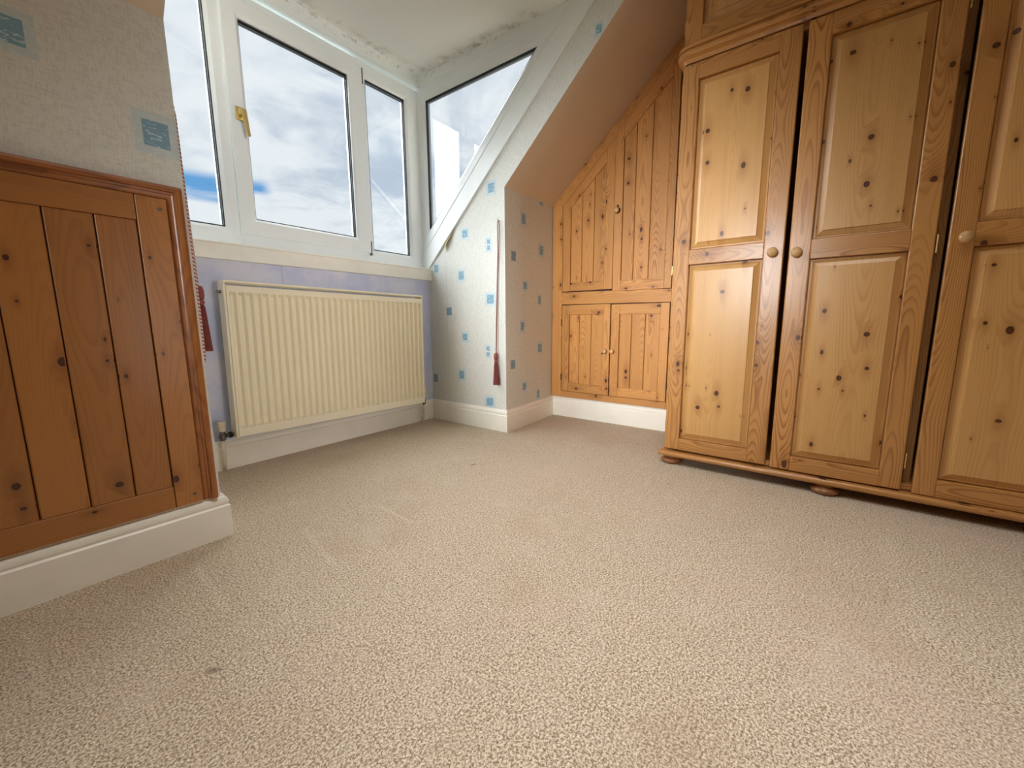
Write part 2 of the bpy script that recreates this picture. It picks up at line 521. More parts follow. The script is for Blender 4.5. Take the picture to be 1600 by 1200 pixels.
def prism(poly, fn, d0, d1, bev=0.0, seg_=1):
    bm = bmesh.new()
    add_prism(bm, poly, fn, d0, d1, bev, seg_)
    return bm


def inset(poly, d):
    """offset a convex polygon inwards; D is one number or one per edge"""
    n = len(poly)
    ds = d if isinstance(d, (list, tuple)) else [d] * n
    area_ = sum(poly[i][0] * poly[(i + 1) % n][1] - poly[(i + 1) % n][0] * poly[i][1] for i in range(n))
    sg = 1 if area_ > 0 else -1
    lines = []
    for i in range(n):
        a, b = Vector(poly[i]), Vector(poly[(i + 1) % n])
        e = (b - a).normalized()
        nn = Vector((-e.y, e.x)) * sg
        lines.append((a + nn * ds[i], e))
    out = []
    for i in range(n):
        (p1, e1), (p2, e2) = lines[i - 1], lines[i]
        cr = e1.x * e2.y - e1.y * e2.x
        tt = ((p2 - p1).x * e2.y - (p2 - p1).y * e2.x) / cr
        q = p1 + e1 * tt
        out.append((q.x, q.y))
    return out


def add_ring(bm, loops, fn, mitre=0.0):
    """frame: LOOPS = [(polygon, depth), ...]; one strip per polygon side, each side its own mitred bar"""
    n = len(loops[0][0])
    fs = []
    for i in range(n):
        j = (i + 1) % n
        row = []
        for pl, d in loops:
            a, b = Vector(pl[i]), Vector(pl[j])
            e = (b - a).normalized() * mitre
            a, b = a + e, b - e
            row.append((bm.verts.new(fn(a.x, a.y, d)), bm.verts.new(fn(b.x, b.y, d))))
        for k in range(len(row) - 1):
            fs.append(bm.faces.new((row[k][0], row[k][1], row[k + 1][1], row[k + 1][0])))
    return fs


def lathe(profile, center, axis, seg_=20):
    """PROFILE: (radius, height along AXIS)"""
    bm = bmesh.new()
    ax = Vector(axis).normalized()
    u = ax.orthogonal().normalized()
    v = ax.cross(u)
    c0 = Vector(center)
    rings = []
    for r, h in profile:
        if r < 1e-6:
            rings.append([bm.verts.new(c0 + ax * h)])
        else:
            rings.append([bm.verts.new(c0 + ax * h + (u * math.cos(2 * PI * k / seg_) + v * math.sin(2 * PI * k / seg_)) * r) for k in range(seg_)])
    for a, b in zip(rings, rings[1:]):
        for k in range(seg_):
            q = (k + 1) % seg_
            if len(a) == 1 and len(b) == 1:
                continue
            if len(a) == 1:
                bm.faces.new((a[0], b[k], b[q]))
            elif len(b) == 1:
                bm.faces.new((a[k], a[q], b[0]))
            else:
                bm.faces.new((a[k], a[q], b[q], b[k]))
    for rg in (rings[0], rings[-1]):
        if len(rg) > 2:
            bm.faces.new(rg)
    bmesh.ops.recalc_face_normals(bm, faces=bm.faces)
    return bm


def tube(path, r, seg_=8, bm=None):
    bm = bm or bmesh.new()
    lay = bm.loops.layers.uv.verify()
    pts = [Vector(q) for q in path]
    rings, L = [], [0.0]
    prev = None
    for i, q in enumerate(pts):
        d = (pts[min(i + 1, len(pts) - 1)] - pts[max(i - 1, 0)]).normalized()
        u = (prev - d * prev.dot(d)).normalized() if prev is not None and (prev - d * prev.dot(d)).length > 1e-4 else d.orthogonal().normalized()
        prev = u
        v = d.cross(u)
        rings.append([bm.verts.new(q + (u * math.cos(2 * PI * k / seg_) + v * math.sin(2 * PI * k / seg_)) * r) for k in range(seg_)])
        if i:
            L.append(L[-1] + (pts[i] - pts[i - 1]).length)
    for i in range(len(rings) - 1):
        for k in range(seg_):
            q = (k + 1) % seg_
            f = bm.faces.new((rings[i][k], rings[i][q], rings[i + 1][q], rings[i + 1][k]))
            for l, (uu, vv) in zip(f.loops, ((k, i), (k + 1, i), (k + 1, i + 1), (k, i + 1))):
                l[lay].uv = (uu / seg_, L[vv])
            f.smooth = True
    bm.faces.new(rings[0][::-1])
    bm.faces.new(rings[-1])
    return bm


def smooth_by_angle(o, deg=35):
    me = o.data
    for pl in me.polygons:
        pl.use_smooth = True
    try:
        me.set_sharp_from_angle(angle=math.radians(deg))
    except Exception:
        pass


def struct(name, bm, mat, label, cat, parent=None, grain=None):
    o = obj(name, bm, mat, parent, grain)
    if parent is None:
        tag(o, label, cat, kind='structure')
    return o


# ------------------------------------------------------------------ room shell
YW = 2.103      # lavender window wall
XC = 1.848      # dormer side wall with the triangular window
XL = 0.384      # opposite dormer side wall
XG = 2.425      # gable wall with the cupboards
YL = 1.426      # knee wall on the hatch side
YWIN = 2.165    # room face of the window frame
ZD = 2.165      # dormer ceiling at the window
ZC = 2.36       # room ceiling
XB, YB = -1.8, -2.1


def rec_y(x):   # the recess wall is not quite square to the rest
    return 1.468 + (x - XC) * 0.066


def slope_c(y):  # roof slope along the dormer side wall
    return 1.400 + 0.940 * (1.453 - y)


def slope_g(y):  # roof slope along the gable wall
    return 1.426 + 0.908 * (1.484 - y)


def yc_at(z):
    return 1.453 - (z - 1.400) / 0.940


def yg_at(z):
    return 1.484 - (z - 1.426) / 0.908


def dorm_z(y):
    return ZD - (2.165 - y) * 0.038


def quad(*pts):
    bm = bmesh.new()
    bm.faces.new([bm.verts.new(q) for q in pts])
    return bm


def wall_grid(us, vs, rects, fn, clip=None):
    """a wall cut into cells at every printed square's edges: cells inside a square take its material"""
    us, vs = sorted(set(us)), sorted(set(vs))
    bm = bmesh.new()
    V = {}
    for i, u in enumerate(us):
        for j, v in enumerate(vs):
            V[i, j] = bm.verts.new(fn(u, v))
    for i in range(len(us) - 1):
        for j in range(len(vs) - 1):
            cu, cv = (us[i] + us[i + 1]) / 2, (vs[j] + vs[j + 1]) / 2
            f = bm.faces.new((V[i, j], V[i + 1, j], V[i + 1, j + 1], V[i, j + 1]))
            for (a, b, c_, d, mi) in rects:
                if a < cu < c_ and b < cv < d:
                    f.material_index = mi
    for co, no in (clip or []):
        bmesh.ops.bisect_plane(bm, geom=bm.verts[:] + bm.edges[:] + bm.faces[:], plane_co=co, plane_no=no, clear_outer=True)
    return bm


def squares(L, lo_u, hi_u, lo_v, hi_v):
    """each motif = pale border + inked middle (or a single solid square); returns cell edges and cells"""
    us, vs, rc = [lo_u, hi_u], [lo_v, hi_v], []
    for (a, b, c_, d, kind) in L:
        cells = []
        if kind == 's':
            cells.append((a, b, c_, d, 3))
        else:
            cells.append((a, b, c_, d, 1))
            w_, h_ = c_ - a, d - b
            if kind == '2':
                cells.append((a + .28 * w_, b + .16 * h_, c_ - .28 * w_, b + .46 * h_, 2))
                cells.append((a + .28 * w_, b + .56 * h_, c_ - .28 * w_, d - .14 * h_, 2))
            else:
                cells.append((a + .2 * w_, b + .2 * h_, c_ - .2 * w_, d - .19 * h_, 2))
        for q in cells:
            us += [q[0], q[2]]
            vs += [q[1], q[3]]
            rc.append(q)
    clampf = lambda x, lo, hi: min(max(x, lo), hi)
    return [clampf(x, lo_u, hi_u) for x in us], [clampf(x, lo_v, hi_v) for x in vs], rc


PRINTS = [PAPER, PR_BORDER, PR_INNER, PR_SOLID]

# floor
bm = quad((XB, YB, 0), (XG, YB, 0), (XG, YW + .1, 0), (XB, YW + .1, 0))
struct('floor', bm, CARPET, 'beige fitted carpet covering the whole bedroom floor, faintly marked', 'carpet')

# window wall under the sill, with two fine seams in the lining paper
us, vs = [XL, XC + .02, .916, .9172, 1.481, 1.4816], [0, 0.96]
bm = wall_grid(us, vs, [(.916, .3, .9172, .96, 1), (1.481, .5, 1.4816, .96, 1)], lambda u, v: (u, YW + (u - .6) * .007, v))
struct('wall_front', bm, [LAV, SEAM], 'lavender painted wall under the dormer window behind the radiator', 'wall')

# dormer side wall with the triangular window: below and beyond the sloping trim board
CHK = [(1.526, 1.360, 1.603, 1.440, 'b'), (1.742, 1.146, 1.811, 1.214, 'b'), (1.562, 1.051, 1.615, 1.137, '2'), (2.009, .959, 2.069, 1.036, 'b'),
       (1.778, .897, 1.851, .978, 'b'), (1.537, .743, 1.626, .827, 'b'), (1.907, .698, 1.955, .748, 's'), (1.761, .527, 1.829, .595, 'b'),
       (1.577, .433, 1.631, .518, '2'), (1.794, .276, 1.870, .359, 'b'), (1.551, .128, 1.643, .209, 'b'), (2.060, .251, 2.0999, .305, 's'), (.897, 1.916, .942, 1.974, 'b')]
A0, A1 = Vector((2.111, 1.007)), Vector((.951, 2.072))     # lower edge of the trim board (y, z)
AD = (A1 - A0).normalized()
an = Vector((-AD.y, AD.x))
if an.y < 0:
    an = -an


def a_line(y):
    return A0.y + (y - A0.x) * AD.y / AD.x


us, vs, rc = squares(CHK, .60, YW + .012, 0, 2.19)
us += [1.9478, 1.9484]
rc.append((1.9478, 0, 1.9484, 1.2, 4))
ka, kb = yc_at(1.32), 1.32
bm = wall_grid(us, vs, rc, lambda u, v: (XC, u, v), clip=[
    ((XC, A0.x, A0.y + .012), (0, an.x, an.y))])
# cut along the roof slope, and along the vertical corner with the recess wall
bmesh.ops.bisect_plane(bm, geom=bm.verts[:] + bm.edges[:] + bm.faces[:], plane_co=(XC, 1.453, 1.4), plane_no=(0, -.940, -1.0), clear_outer=False)
bmesh.ops.bisect_plane(bm, geom=bm.verts[:] + bm.edges[:] + bm.faces[:], plane_co=(XC, 1.468, 0), plane_no=(0, -1, 0), clear_outer=False)
kill = []
for f in bm.faces:
    q = f.calc_center_median()
    if q.z < slope_c(q.y) and q.y < 1.468:
        kill.append(f)
bmesh.ops.delete(bm, geom=kill, context='FACES')
cheek = struct('wall_cheek_right', bm, PRINTS + [SEAM], 'cream wallpapered dormer side wall with pale blue printed squares, under the triangular window', 'wall')

# recess wall between dormer and cupboards
RCS = [(2.011, 1.211, 2.079, 1.302, 'b'), (2.219, 1.372, 2.291, 1.43, 'b'), (2.218, 1.061, 2.299, 1.151, 'b'), (1.912, 1.002, 1.959, 1.057, 's'), (2.032, .838, 2.095, .905, 'b'),
       (2.210, .750, 2.265, .834, 'b'), (1.998, .582, 2.061, .666, 'b'), (2.203, .437, 2.284, .523, 'b'), (1.898, .372, 1.946, .425, 's'), (2.019, .214, 2.082, .283, 'b'), (2.2, .135, 2.248, .213, 'b')]
us, vs, rc = squares(RCS, XC, XG, 0, 1.46)
bm = wall_grid(us, vs, rc, lambda u, v: (u, rec_y(u), v))
bmesh.ops.bisect_plane(bm, geom=bm.verts[:] + bm.edges[:] + bm.faces[:], plane_co=(XC, 1.468, slope_c(1.468)), plane_no=(-(slope_g(1.506) - slope_c(1.468)) / (XG - XC), 0, 1), clear_outer=True)
struct('wall_knee_right', bm, PRINTS, 'short cream wallpapered wall between the dormer corner and the pine cupboards', 'wall')

# knee wall above and round the pine hatch
LFT = [(.294, 1.084, .3838, 1.188, 'b'), (.066, 1.222, .150, 1.312, 'b'), (-.33, 1.10, -.25, 1.19, 'b'), (-.14, 1.13, -.06, 1.2, 's')]
us, vs, rc = squares(LFT, XB, XL, 0, 1.428)
bm = wall_grid(us, vs, rc, lambda u, v: (u, YL, v))
struct('wall_knee_left', bm, PRINTS, 'cream wallpapered low wall with slate blue printed squares above the brown pine hatch', 'wall')

# opposite dormer side wall: strip in front of its own triangular window
bm = bmesh.new()
for pl in ([(YW + .06, 0), (YL, 0), (YL, 1.428), (yc_at(dorm_z(.6)), dorm_z(.6)), (.951, 2.09), (YW + .06, a_line(YW + .06) + .01)],):
    bm.faces.new([bm.verts.new((XL, y, z)) for y, z in pl])
struct('wall_cheek_left', bm, PAPER, 'cream wallpapered dormer side wall behind the pine hatch wall', 'wall')

# slopes and ceilings
yq_c, yq_g = yc_at(ZC), yg_at(ZC)
bm = bmesh.new()
N = 8
for i in range(N):
    for (sa, sb) in ((i / N, (i + 1) / N),):
        def pt(s_, k):
            return (XC, 1.468 + s_ * (yq_c - 1.468), slope_c(1.468 + s_ * (yq_c - 1.468))) if k == 0 else (XG, 1.506 + s_ * (yq_g - 1.506), slope_g(1.506 + s_ * (yq_g - 1.506)))
        bm.faces.new([bm.verts.new(q) for q in (pt(sa, 0), pt(sa, 1), pt(sb, 1), pt(sb, 0))])
bmesh.ops.remove_doubles(bm, verts=bm.verts, dist=1e-5)
struct('ceiling_slope_right', bm, SLOPEP, 'plain sloping ceiling between the dormer and the pine wardrobe', 'ceiling')
yl2 = YL - (ZC - 1.428) / .940
bm = quad((XB, YL, 1.428), (XL, YL, 1.428), (XL, yl2, ZC), (XB, yl2, ZC))
struct('ceiling_slope_left', bm, SLOPEP, 'plain sloping ceiling above the low wall with the pine hatch', 'ceiling')
yd = 0.6
for _ in range(20):
    yd = yc_at(dorm_z(yd))
bm = quad((XL, yd, dorm_z(yd)), (XC, yd, dorm_z(yd)), (XC, yq_c, ZC), (XL, yl2, ZC))
struct('ceiling_slope_back', bm, SLOPEP, 'plain sloping ceiling band over the mouth of the dormer', 'ceiling')
bm = quad((XL, yd, dorm_z(yd)), (XC + .03, yd, dorm_z(yd)), (XC + .03, YWIN + .06, dorm_z(YWIN + .06)), (XL, YWIN + .06, dorm_z(YWIN + .06)))
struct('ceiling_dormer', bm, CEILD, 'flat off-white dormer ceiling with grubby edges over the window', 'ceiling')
bm = quad((XB, yl2, ZC), (XL, yl2, ZC), (XC, yq_c, ZC), (XG, yq_g, ZC), (XG, YB, ZC), (XB, YB, ZC))
struct('ceiling', bm, CEILP, 'flat white ceiling of the main room', 'ceiling')
bm = bmesh.new()
bm.faces.new([bm.verts.new((XG, y, z)) for y, z in ((1.56, 0), (1.56, slope_g(1.56)), (yq_g, ZC), (YB, ZC), (YB, 0))])
struct('wall_right', bm, PAPER, 'gable wall behind the pine cupboards and wardrobe', 'wall')
bm = bmesh.new()
bm.faces.new([bm.verts.new((XB, y, z)) for y, z in ((YL, 0), (YL, 1.428), (yl2, ZC), (YB, ZC), (YB, 0))])
struct('wall_left', bm, PLASTER, 'plain painted gable wall facing the wardrobe', 'wall')
struct('wall_back', quad((XB, YB, 0), (XG, YB, 0), (XG, YB, ZC), (XB, YB, ZC)), PLASTER, 'plain painted wall opposite the dormer window', 'wall')

# skirting boards, one per wall, swept along the wall line with mitred corners
SK = [(.018, 0), (.018, .097), (.0155, .100), (.0135, .1015), (.0135, .1045), (.0155, .107), (.016, .113), (.014, .121), (.009, .127), (.0065, .1295), (.0065, .132), (0, .132)]
path = [(XB, YL), (XL, YL), (XL, YW), (XC, YW + .0085), (XC, 1.468), (XG, rec_y(XG)), (XG, YB)]
names = [('baseboard_left', 'white gloss skirting board along the foot of the brown pine hatch'), ('baseboard_cheek_left', 'white skirting return at the end of the pine hatch wall'),
         ('baseboard_front', 'white skirting board under the cream radiator'), ('baseboard_cheek_right', 'white skirting board below the pale blue printed squares'),
         ('baseboard_knee_right', 'white skirting board between the dormer corner and the cupboards'), ('baseboard_right', 'white skirting board under the built-in pine cupboards')]
nor = []
for a, b in zip(path, path[1:]):
    e = (Vector(b) - Vector(a)).normalized()
    nor.append(Vector((e.y, -e.x)))
mit = []
for i in range(len(path)):
    if i == 0 or i == len(path) - 1:
        mit.append(nor[0] if i == 0 else nor[-1])
    else:
        s_ = nor[i - 1] + nor[i]
        mit.append(s_ / (1 + nor[i - 1].dot(nor[i])))
for i, (nm, lb) in enumerate(names):
    bm = bmesh.new()
    rows = []
    for k in (i, i + 1):
        rows.append([bm.verts.new((path[k][0] + mit[k].x * d, path[k][1] + mit[k].y * d, z)) for d, z in SK])
    for j in range(len(SK) - 1):
        bm.faces.new((rows[0][j], rows[0][j + 1], rows[1][j + 1], rows[1][j]))
    o = struct(nm, bm, GLOSSWHITE, lb, 'skirting board')
    smooth_by_angle(o, 30)

# ------------------------------------------------------------------ main dormer window
ZS, ZT = 1.000, 2.085        # frame bottom and top
fnw = lambda u, v, d: (u, YWIN + d, v)
win = empty('window_1', (1.1, YWIN, ZS))
tag(win, 'wide white plastic dormer window of three panes above the radiator', 'window', kind='structure')


def glazing(parent, poly, fn, d0, pane_name='pane', spacer=True):
    """black gasket, spacer bar and a clear pane in an opening"""
    bm = bmesh.new()
    add_ring(bm, [(poly, d0), (inset(poly, .0045), d0 + .001), (inset(poly, .0045), d0 + .012)], fn)
    obj('gasket', bm, BLACKG, parent)
    if spacer:
        bm = bmesh.new()
        add_ring(bm, [(inset(poly, .0035), d0 + .013), (inset(poly, .0090), d0 + .013), (inset(poly, .0090), d0 + .026)], fn)
        obj('spacer_bar', bm, SPACER, parent)
    obj(pane_name, prism(inset(poly, .002), fn, d0 + .008, d0 + .012), GLASS, parent)
    bm = bmesh.new()
    add_ring(bm, [(inset(poly, .002), d0 + .027), (inset(poly, -.03), d0 + .027)], fn)
    obj('outer_bead', bm, UPVC, parent)


def rect(u0, v0, u1, v1):
    return [(u0, v0), (u1, v0), (u1, v1), (u0, v1)]


# outer frame with two mullions; frame bars are separate mitred bars
F_OUT = rect(XL - .03, ZS - .03, 1.848, ZT)
fx0, fx1 = .452, 1.752
P1 = rect(fx0, 1.081, .724, 2.006)      # fixed light beside the hatch wall
P2 = rect(.848, 1.132, 1.368, 1.976)    # opening light
P3 = rect(1.482, 1.079, 1.752, 2.006)   # fixed light in the corner
SASH = rect(.777, 1.058, 1.452, 2.050)


def fixed_light(poly, left_w, right_w, bot_w, top_w):
    """frame bars round one fixed pane with a sloped glazing bead"""
    bead = inset(poly, -.014)
    outer = [(poly[0][0] - left_w, poly[0][1] - bot_w), (poly[1][0] + right_w, poly[1][1] - bot_w), (poly[2][0] + right_w, poly[2][1] + top_w), (poly[3][0] - left_w, poly[3][1] + top_w)]
    bm = bmesh.new()
    add_ring(bm, [(outer, .03), (outer, 0.0), (bead, 0.0), (bead, .001), (inset(bead, .002), .0015), (poly, .010), (poly, .020)], fnw, .0002)
    return bm


obj('frame_bars', fixed_light(P1, .068, .058, .081, .079), UPVC, win)
obj('frame_bars', fixed_light(P3, .060, .096, .079, .079), UPVC, win)
bm = bmesh.new()
add_box(bm, (.782, YWIN, ZS - .02), (1.422, YWIN + .05, SASH[0][1] + .01), .002)
add_box(bm, (.782, YWIN, SASH[2][1] - .01), (1.422, YWIN + .05, ZT), .002)
obj('frame_rails', bm, UPVC, win)
sash = empty('casement', (1.112, YWIN, 1.058), win)
bm = bmesh.new()
s1, s2, s3 = inset(SASH, .004), inset(P2, -.013), inset(P2, -.010)
add_ring(bm, [(SASH, .002), (SASH, -.010), (s1, -.014), (s2, -.014), (s3, -.0125), (P2, -.004), (P2, .016)], fnw, .0003)
obj('casement_frame', bm, UPVC, sash)
glazing(sash, P2, fnw, .004)
glazing(win, P1, fnw, .012)
glazing(win, P3, fnw, .012)
# brass handle
bm = bmesh.new()
hz = 1.598
add_box(bm, (.800, YWIN - .0215, hz - .052), (.834, YWIN - .014, hz + .004), .003, 2)
h = obj('handle', bm, BRASS, sash)
bm = bmesh.new()
add_box(bm, (.808, YWIN - .040, hz - .034), (.830, YWIN - .0215, hz - .008), .004, 2)
obj('handle_neck', bm, BRASS, h)
bm = prism([(.812, hz - .012), (.834, hz - .010), (.843, hz - .118), (.829, hz - .121)], lambda u, v, d: (u, YWIN - .040 - d, v), 0.0, .010, .003, 2)
obj('handle_lever', bm, BRASS, h)
for z0, z1, mt in ((1.965, 2.046, DARKMETAL), (1.062, 1.125, DARKMETAL)):
    bm = box((1.4525, YWIN - .010, z0), (1.459, YWIN + .006, z1), .001)
    obj('hinge', bm, mt, sash)
obj('hinge', lathe([(.0001, 0), (.006, 0), (.006, .014), (.0001, .014)], (1.453, YWIN - .010, 1.044), (0, 0, 1), 10), CHROME, sash)

# painted sill with a thin nosing
sill = struct('trim_1', box((XL, YWIN - .082, .925), (XC + .010, YWIN + .02, .992), .002), SILLP, 'painted white sill board between the window and lavender wall', 'windowsill')
obj('nosing', box((XL, YWIN - .088, .989), (XC + .012, YWIN + .03, .9985), .003, 2), SILLP, sill)
# head board over the window, under the ceiling
head = bmesh.new()
add_box(head, (XL, YWIN - .030, 2.098), (XC, YWIN + .05, 2.19), .002)
add_box(head, (XL, YWIN - .036, 2.098), (XC - .004, YWIN - .028, 2.108), .002)
struct('trim_2', head, TRIMD, 'white boxed head board running above the dormer window', 'trim')

# ------------------------------------------------------------------ triangular side windows (same one mirrored on the hidden side)
B0, B1, B2 = (YWIN + .012, 1.078), (YWIN + .012, 2.108), (1.097, 2.078)


def side_window(name, x0, sg, label):
    fn = lambda u, v, d: (x0 + sg * d, u, v)
    root = empty(name, (x0, 1.8, 1.1))
    tag(root, label, 'window', kind='structure')
    G = [(2.100, 1.243), (2.100, 2.0175), (1.258, 2.0075)]
    outer = [B0, B1, B2]
    mid1 = [(o[0] + (g[0] - o[0]) * .70, o[1] + (g[1] - o[1]) * .70) for o, g in zip(outer, G)]
    mid2 = [(o[0] + (g[0] - o[0]) * .74, o[1] + (g[1] - o[1]) * .74) for o, g in zip(outer, G)]
    bm = bmesh.new()
    add_ring(bm, [(outer, .03), (outer, 0), (mid1, 0), (mid2, .002), (G, .010), (G, .020)], fn, .0003)
    obj('frame_bars', bm, UPVC, root)
    glazing(root, G, fn, .012)
    return root


side_window('window_2', XC, 1, 'triangular white-framed window in the dormer side wall facing the hatch')
side_window('window_3', XL, -1, 'triangular white-framed window in the dormer side hidden behind the hatch wall')


def slope_trim(name, x0, sg, label):
    """flat board along the slope between the triangular window and the wallpaper, with a thin double bead"""
    fn = lambda u, v, d: (x0 + sg * d, u, v)
    k = AD.y / AD.x
    # lower edge A, upper edge B
    def A(y):
        return A0.y + (y - A0.x) * k
    def Bl(y):
        return 1.0895 + (y - 2.165) * (2.078 - 1.0895) / (1.097 - 2.165)
    yb_ = YWIN + .0
    ya_ = 2.118
    top = 2.125
    yA = A0.x + (top - A0.y) / k
    yB = 2.165 + (top - 1.0895) * (1.097 - 2.165) / (2.078 - 1.0895)
    poly = [(ya_, A(ya_)), (yb_, .999), (yb_, Bl(yb_)), (yB, top), (yA, top)]
    bm = prism(poly, fn, -.006, .03, .0015)
    o = struct(name, bm, BOARDW, label, 'trim')
    off = .011
    pl2 = [(ya_ + .002, A(ya_ + .002) - .013), (ya_ + .002, A(ya_ + .002) + .003), (yA, top + .003), (yA, top - .013)]
    obj('edge_bead', prism(pl2, fn, -.010, .01, .003, 2), BOARDW, o)
    pl3 = [(yb_ - .001, Bl(yb_) - .005), (yb_ - .001, Bl(yb_) + .007), (yB, top + .007), (yB, top - .005)]
    obj('edge_bead', prism(pl3, fn, -.008, .01, .002, 1), BOARDW, o)
    return o


slope_trim('trim_3', XC, 1, 'white sloping board below the triangular window, against the wallpaper')
slope_trim('trim_4', XL, -1, 'white sloping board of the hidden dormer side')
for nm, x0, sg, lb in (('trim_5', XC, 1, 'white strip above the triangular window, grubby along the ceiling'), ('trim_6', XL, -1, 'white strip along the ceiling of the hidden dormer side')):
    fn = lambda u, v, d: (x0 + sg * d, u, v)
    bm = prism([(YWIN, 2.1065), (YWIN, 2.19), (1.0, 2.19), (1.0, 2.072), (1.10, 2.0755)], fn, -.004, .03, .0012)
    struct(nm, bm, TRIMD, lb, 'trim')

# small curl of loose wallpaper under the sloping board
bm = bmesh.new()
fl = []
for i in range(6):
    s_ = i / 5
    y = 1.947 - s_ * .10
    fl.append((bm.verts.new((XC - .002, y, a_line(y) - .012)), bm.verts.new((XC - .004 - .020 * math.sin(PI * min(1, s_ * .9 + .1)) * (1 - s_), y + .004, a_line(y) - .014 - .045 * (1 - s_)))))
for a, b in zip(fl, fl[1:]):
    bm.faces.new((a[0], a[1], b[1], b[0]))
o = obj('wallpaper_curl', bm, plain('paper_back', rgb(206, 190, 140), 0.85), cheek)

# ------------------------------------------------------------------ pine hatch on the knee wall
hatch = empty('eaves_hatch', (0.0, YL, .135))
tag(hatch, 'brown pine boarded hatch door with moulded surround in the low wall', 'hatch')
HY = 1.409     # room face of the stiles
hx0, hx1 = -.62, .338
obj('rail', box((hx0 + .065, HY, .911), (.2735, HY + .015, .973), .0012), HATCH_PINE, hatch, (1, 0, 0))
obj('rail', box((hx0 + .065, HY, .135), (.2735, HY + .015, .197), .0012), HATCH_PINE, hatch, (1, 0, 0))
obj('stile', box((.275, HY, .135), (hx1, HY + .015, .973), .0012), HATCH_PINE, hatch, (0, 0, 1))
obj('stile', box((hx0, HY, .135), (hx0 + .064, HY + .015, .973), .0012), HATCH_PINE, hatch, (0, 0, 1))
edges = [.274, .196, .113, .029, -.055, -.139, -.223, -.307, -.391, -.475, -.556]
for a, b in zip(edges, edges[1:]):
    obj('plank', box((b + .0012, HY + .004, .196), (a - .0012, HY + .014, .912), .0022), HATCH_PINE, hatch, (0, 0, 1))
for sx, sz in ((.3215, .946), (.319, .163)):
    sc_ = obj('screw', lathe([(.0045, 0), (.0045, .0008), (.0030, .0016), (.0001, .0016)], (sx, HY, sz), (0, -1, 0), 12), CHROME, hatch)
ARC = [(0, 0), (0, .012), (.004, .014), (.010, .0145), (.0125, .017), (.017, .0175), (.0185, .0225), (.026, .0245), (.032, .023), (.034, .018), (.034, 0)]


def arch_bar(p0, p1, out, m0, m1):
    """architrave bar from p0 to p1 (x, z); OUT is the outward direction; m0, m1 tell how the ends mitre"""
    bm = bmesh.new()
    rows = []
    for q, mm in ((p0, m0), (p1, m1)):
        rows.append([bm.verts.new((q[0] + out[0] * w_ + mm[0] * w_, YL - d_, q[1] + out[1] * w_ + mm[1] * w_)) for w_, d_ in ARC])
    for j in range(len(ARC)):
        k = (j + 1) % len(ARC)
        bm.faces.new((rows[0][j], rows[1][j], rows[1][k], rows[0][k]))
    bm.faces.new(rows[0])
    bm.faces.new(rows[1][::-1])
    bmesh.ops.recalc_face_normals(bm, faces=bm.faces)
    return bm


obj('architrave', arch_bar((.340, .134), (.340, .975), (1, 0), (0, 0), (0, 1)), HATCH_TRIM, hatch, (0, 0, 1))
obj('architrave', arch_bar((hx0 - .002, .975), (.340, .975), (0, 1), (-1, 0), (1, 0)), HATCH_TRIM, hatch, (1, 0, 0))
obj('architrave', arch_bar((hx0 - .002, .134), (hx0 - .002, .975), (-1, 0), (0, 0), (0, 1)), HATCH_TRIM, hatch, (0, 0, 1))
obj('backing_board', box((hx0 - .002, HY + .0145, .134), (.340, YL - .0005, .975)), DARKWOOD, hatch)

# ------------------------------------------------------------------ radiator
RL, RR, RB, RT, RY = .628, 1.680, .148, .824, 2.000
rad = empty('radiator', ((RL + RR) / 2, RY + .03, RB))
tag(rad, 'cream ribbed panel radiator hung on the lavender wall under the window', 'radiator')
NCH = 32
x0, x1 = RL + .012, RR - .010
pit = (x1 - x0) / NCH
us = [RL + .006]
dep = {0: 0.0}
cols = [(RL + .006, 0.0, False), (x0, 0.0, False)]
for i in range(NCH):
    c0 = x0 + i * pit
    cols += [(c0 + pit * .12, 0, True), (c0 + pit * .34, .017, True), (c0 + pit * .68, .017, True), (c0 + pit * .90, 0, True)]
cols += [(x1, 0, False), (RR - .004, 0, False)]
rows = [(RB + .004, 0), (RB + .040, 0), (RB + .049, 1), (RT - .060, 1), (RT - .047, 0), (RT - .024, 0), (RT - .0215, 0)]
bm = bmesh.new()
V = [[bm.verts.new((x, RY + d * on_, z)) for z, on_ in rows] for x, d, _ in cols]
for i in range(len(cols) - 1):
    for j in range(len(rows) - 1):
        bm.faces.new((V[i][j], V[i + 1][j], V[i + 1][j + 1], V[i][j + 1]))
# lip folding back round the pressed panel
bnd = [e for e in bm.edges if e.is_boundary]
ret = bmesh.ops.extrude_edge_only(bm, edges=bnd)
bmesh.ops.translate(bm, verts=[v for v in ret['geom'] if isinstance(v, bmesh.types.BMVert)], vec=(0, .012, 0))
bmesh.ops.recalc_face_normals(bm, faces=bm.faces)
pn = obj('front_panel', bm, RADP, rad)
smooth_by_angle(pn, 40)
obj('side_cover', box((RL - .004, RY + .003, RB - .002), (RL + .006, RY + .064, RT), .003, 2), RADP, rad)
obj('side_cover', box((RR - .005, RY + .003, RB), (RR + .003, RY + .064, RT), .003, 2), RADP, rad)
bm = bmesh.new()
add_box(bm, (RL - .003, RY - .001, RT - .010), (RR + .003, RY + .010, RT), .003, 2)
add_box(bm, (RL - .003, RY + .056, RT - .010), (RR + .003, RY + .064, RT), .002)
for i in range(36):
    xx = RL + .02 + i * (RR - RL - .04) / 35
    add_box(bm, (xx - .004, RY + .010, RT - .006), (xx + .004, RY + .056, RT - .002))
obj('top_grille', bm, RADP, rad)
obj('rear_fins', box((RL + .02, RY + .026, RB + .02), (RR - .02, RY + .058, RT - .02)), RADP, rad)
for bx in (RL + .18, RR - .18):
    obj('bracket', box((bx, RY + .058, RB + .05), (bx + .03, YW - .002, RT - .05)), RADP, rad)
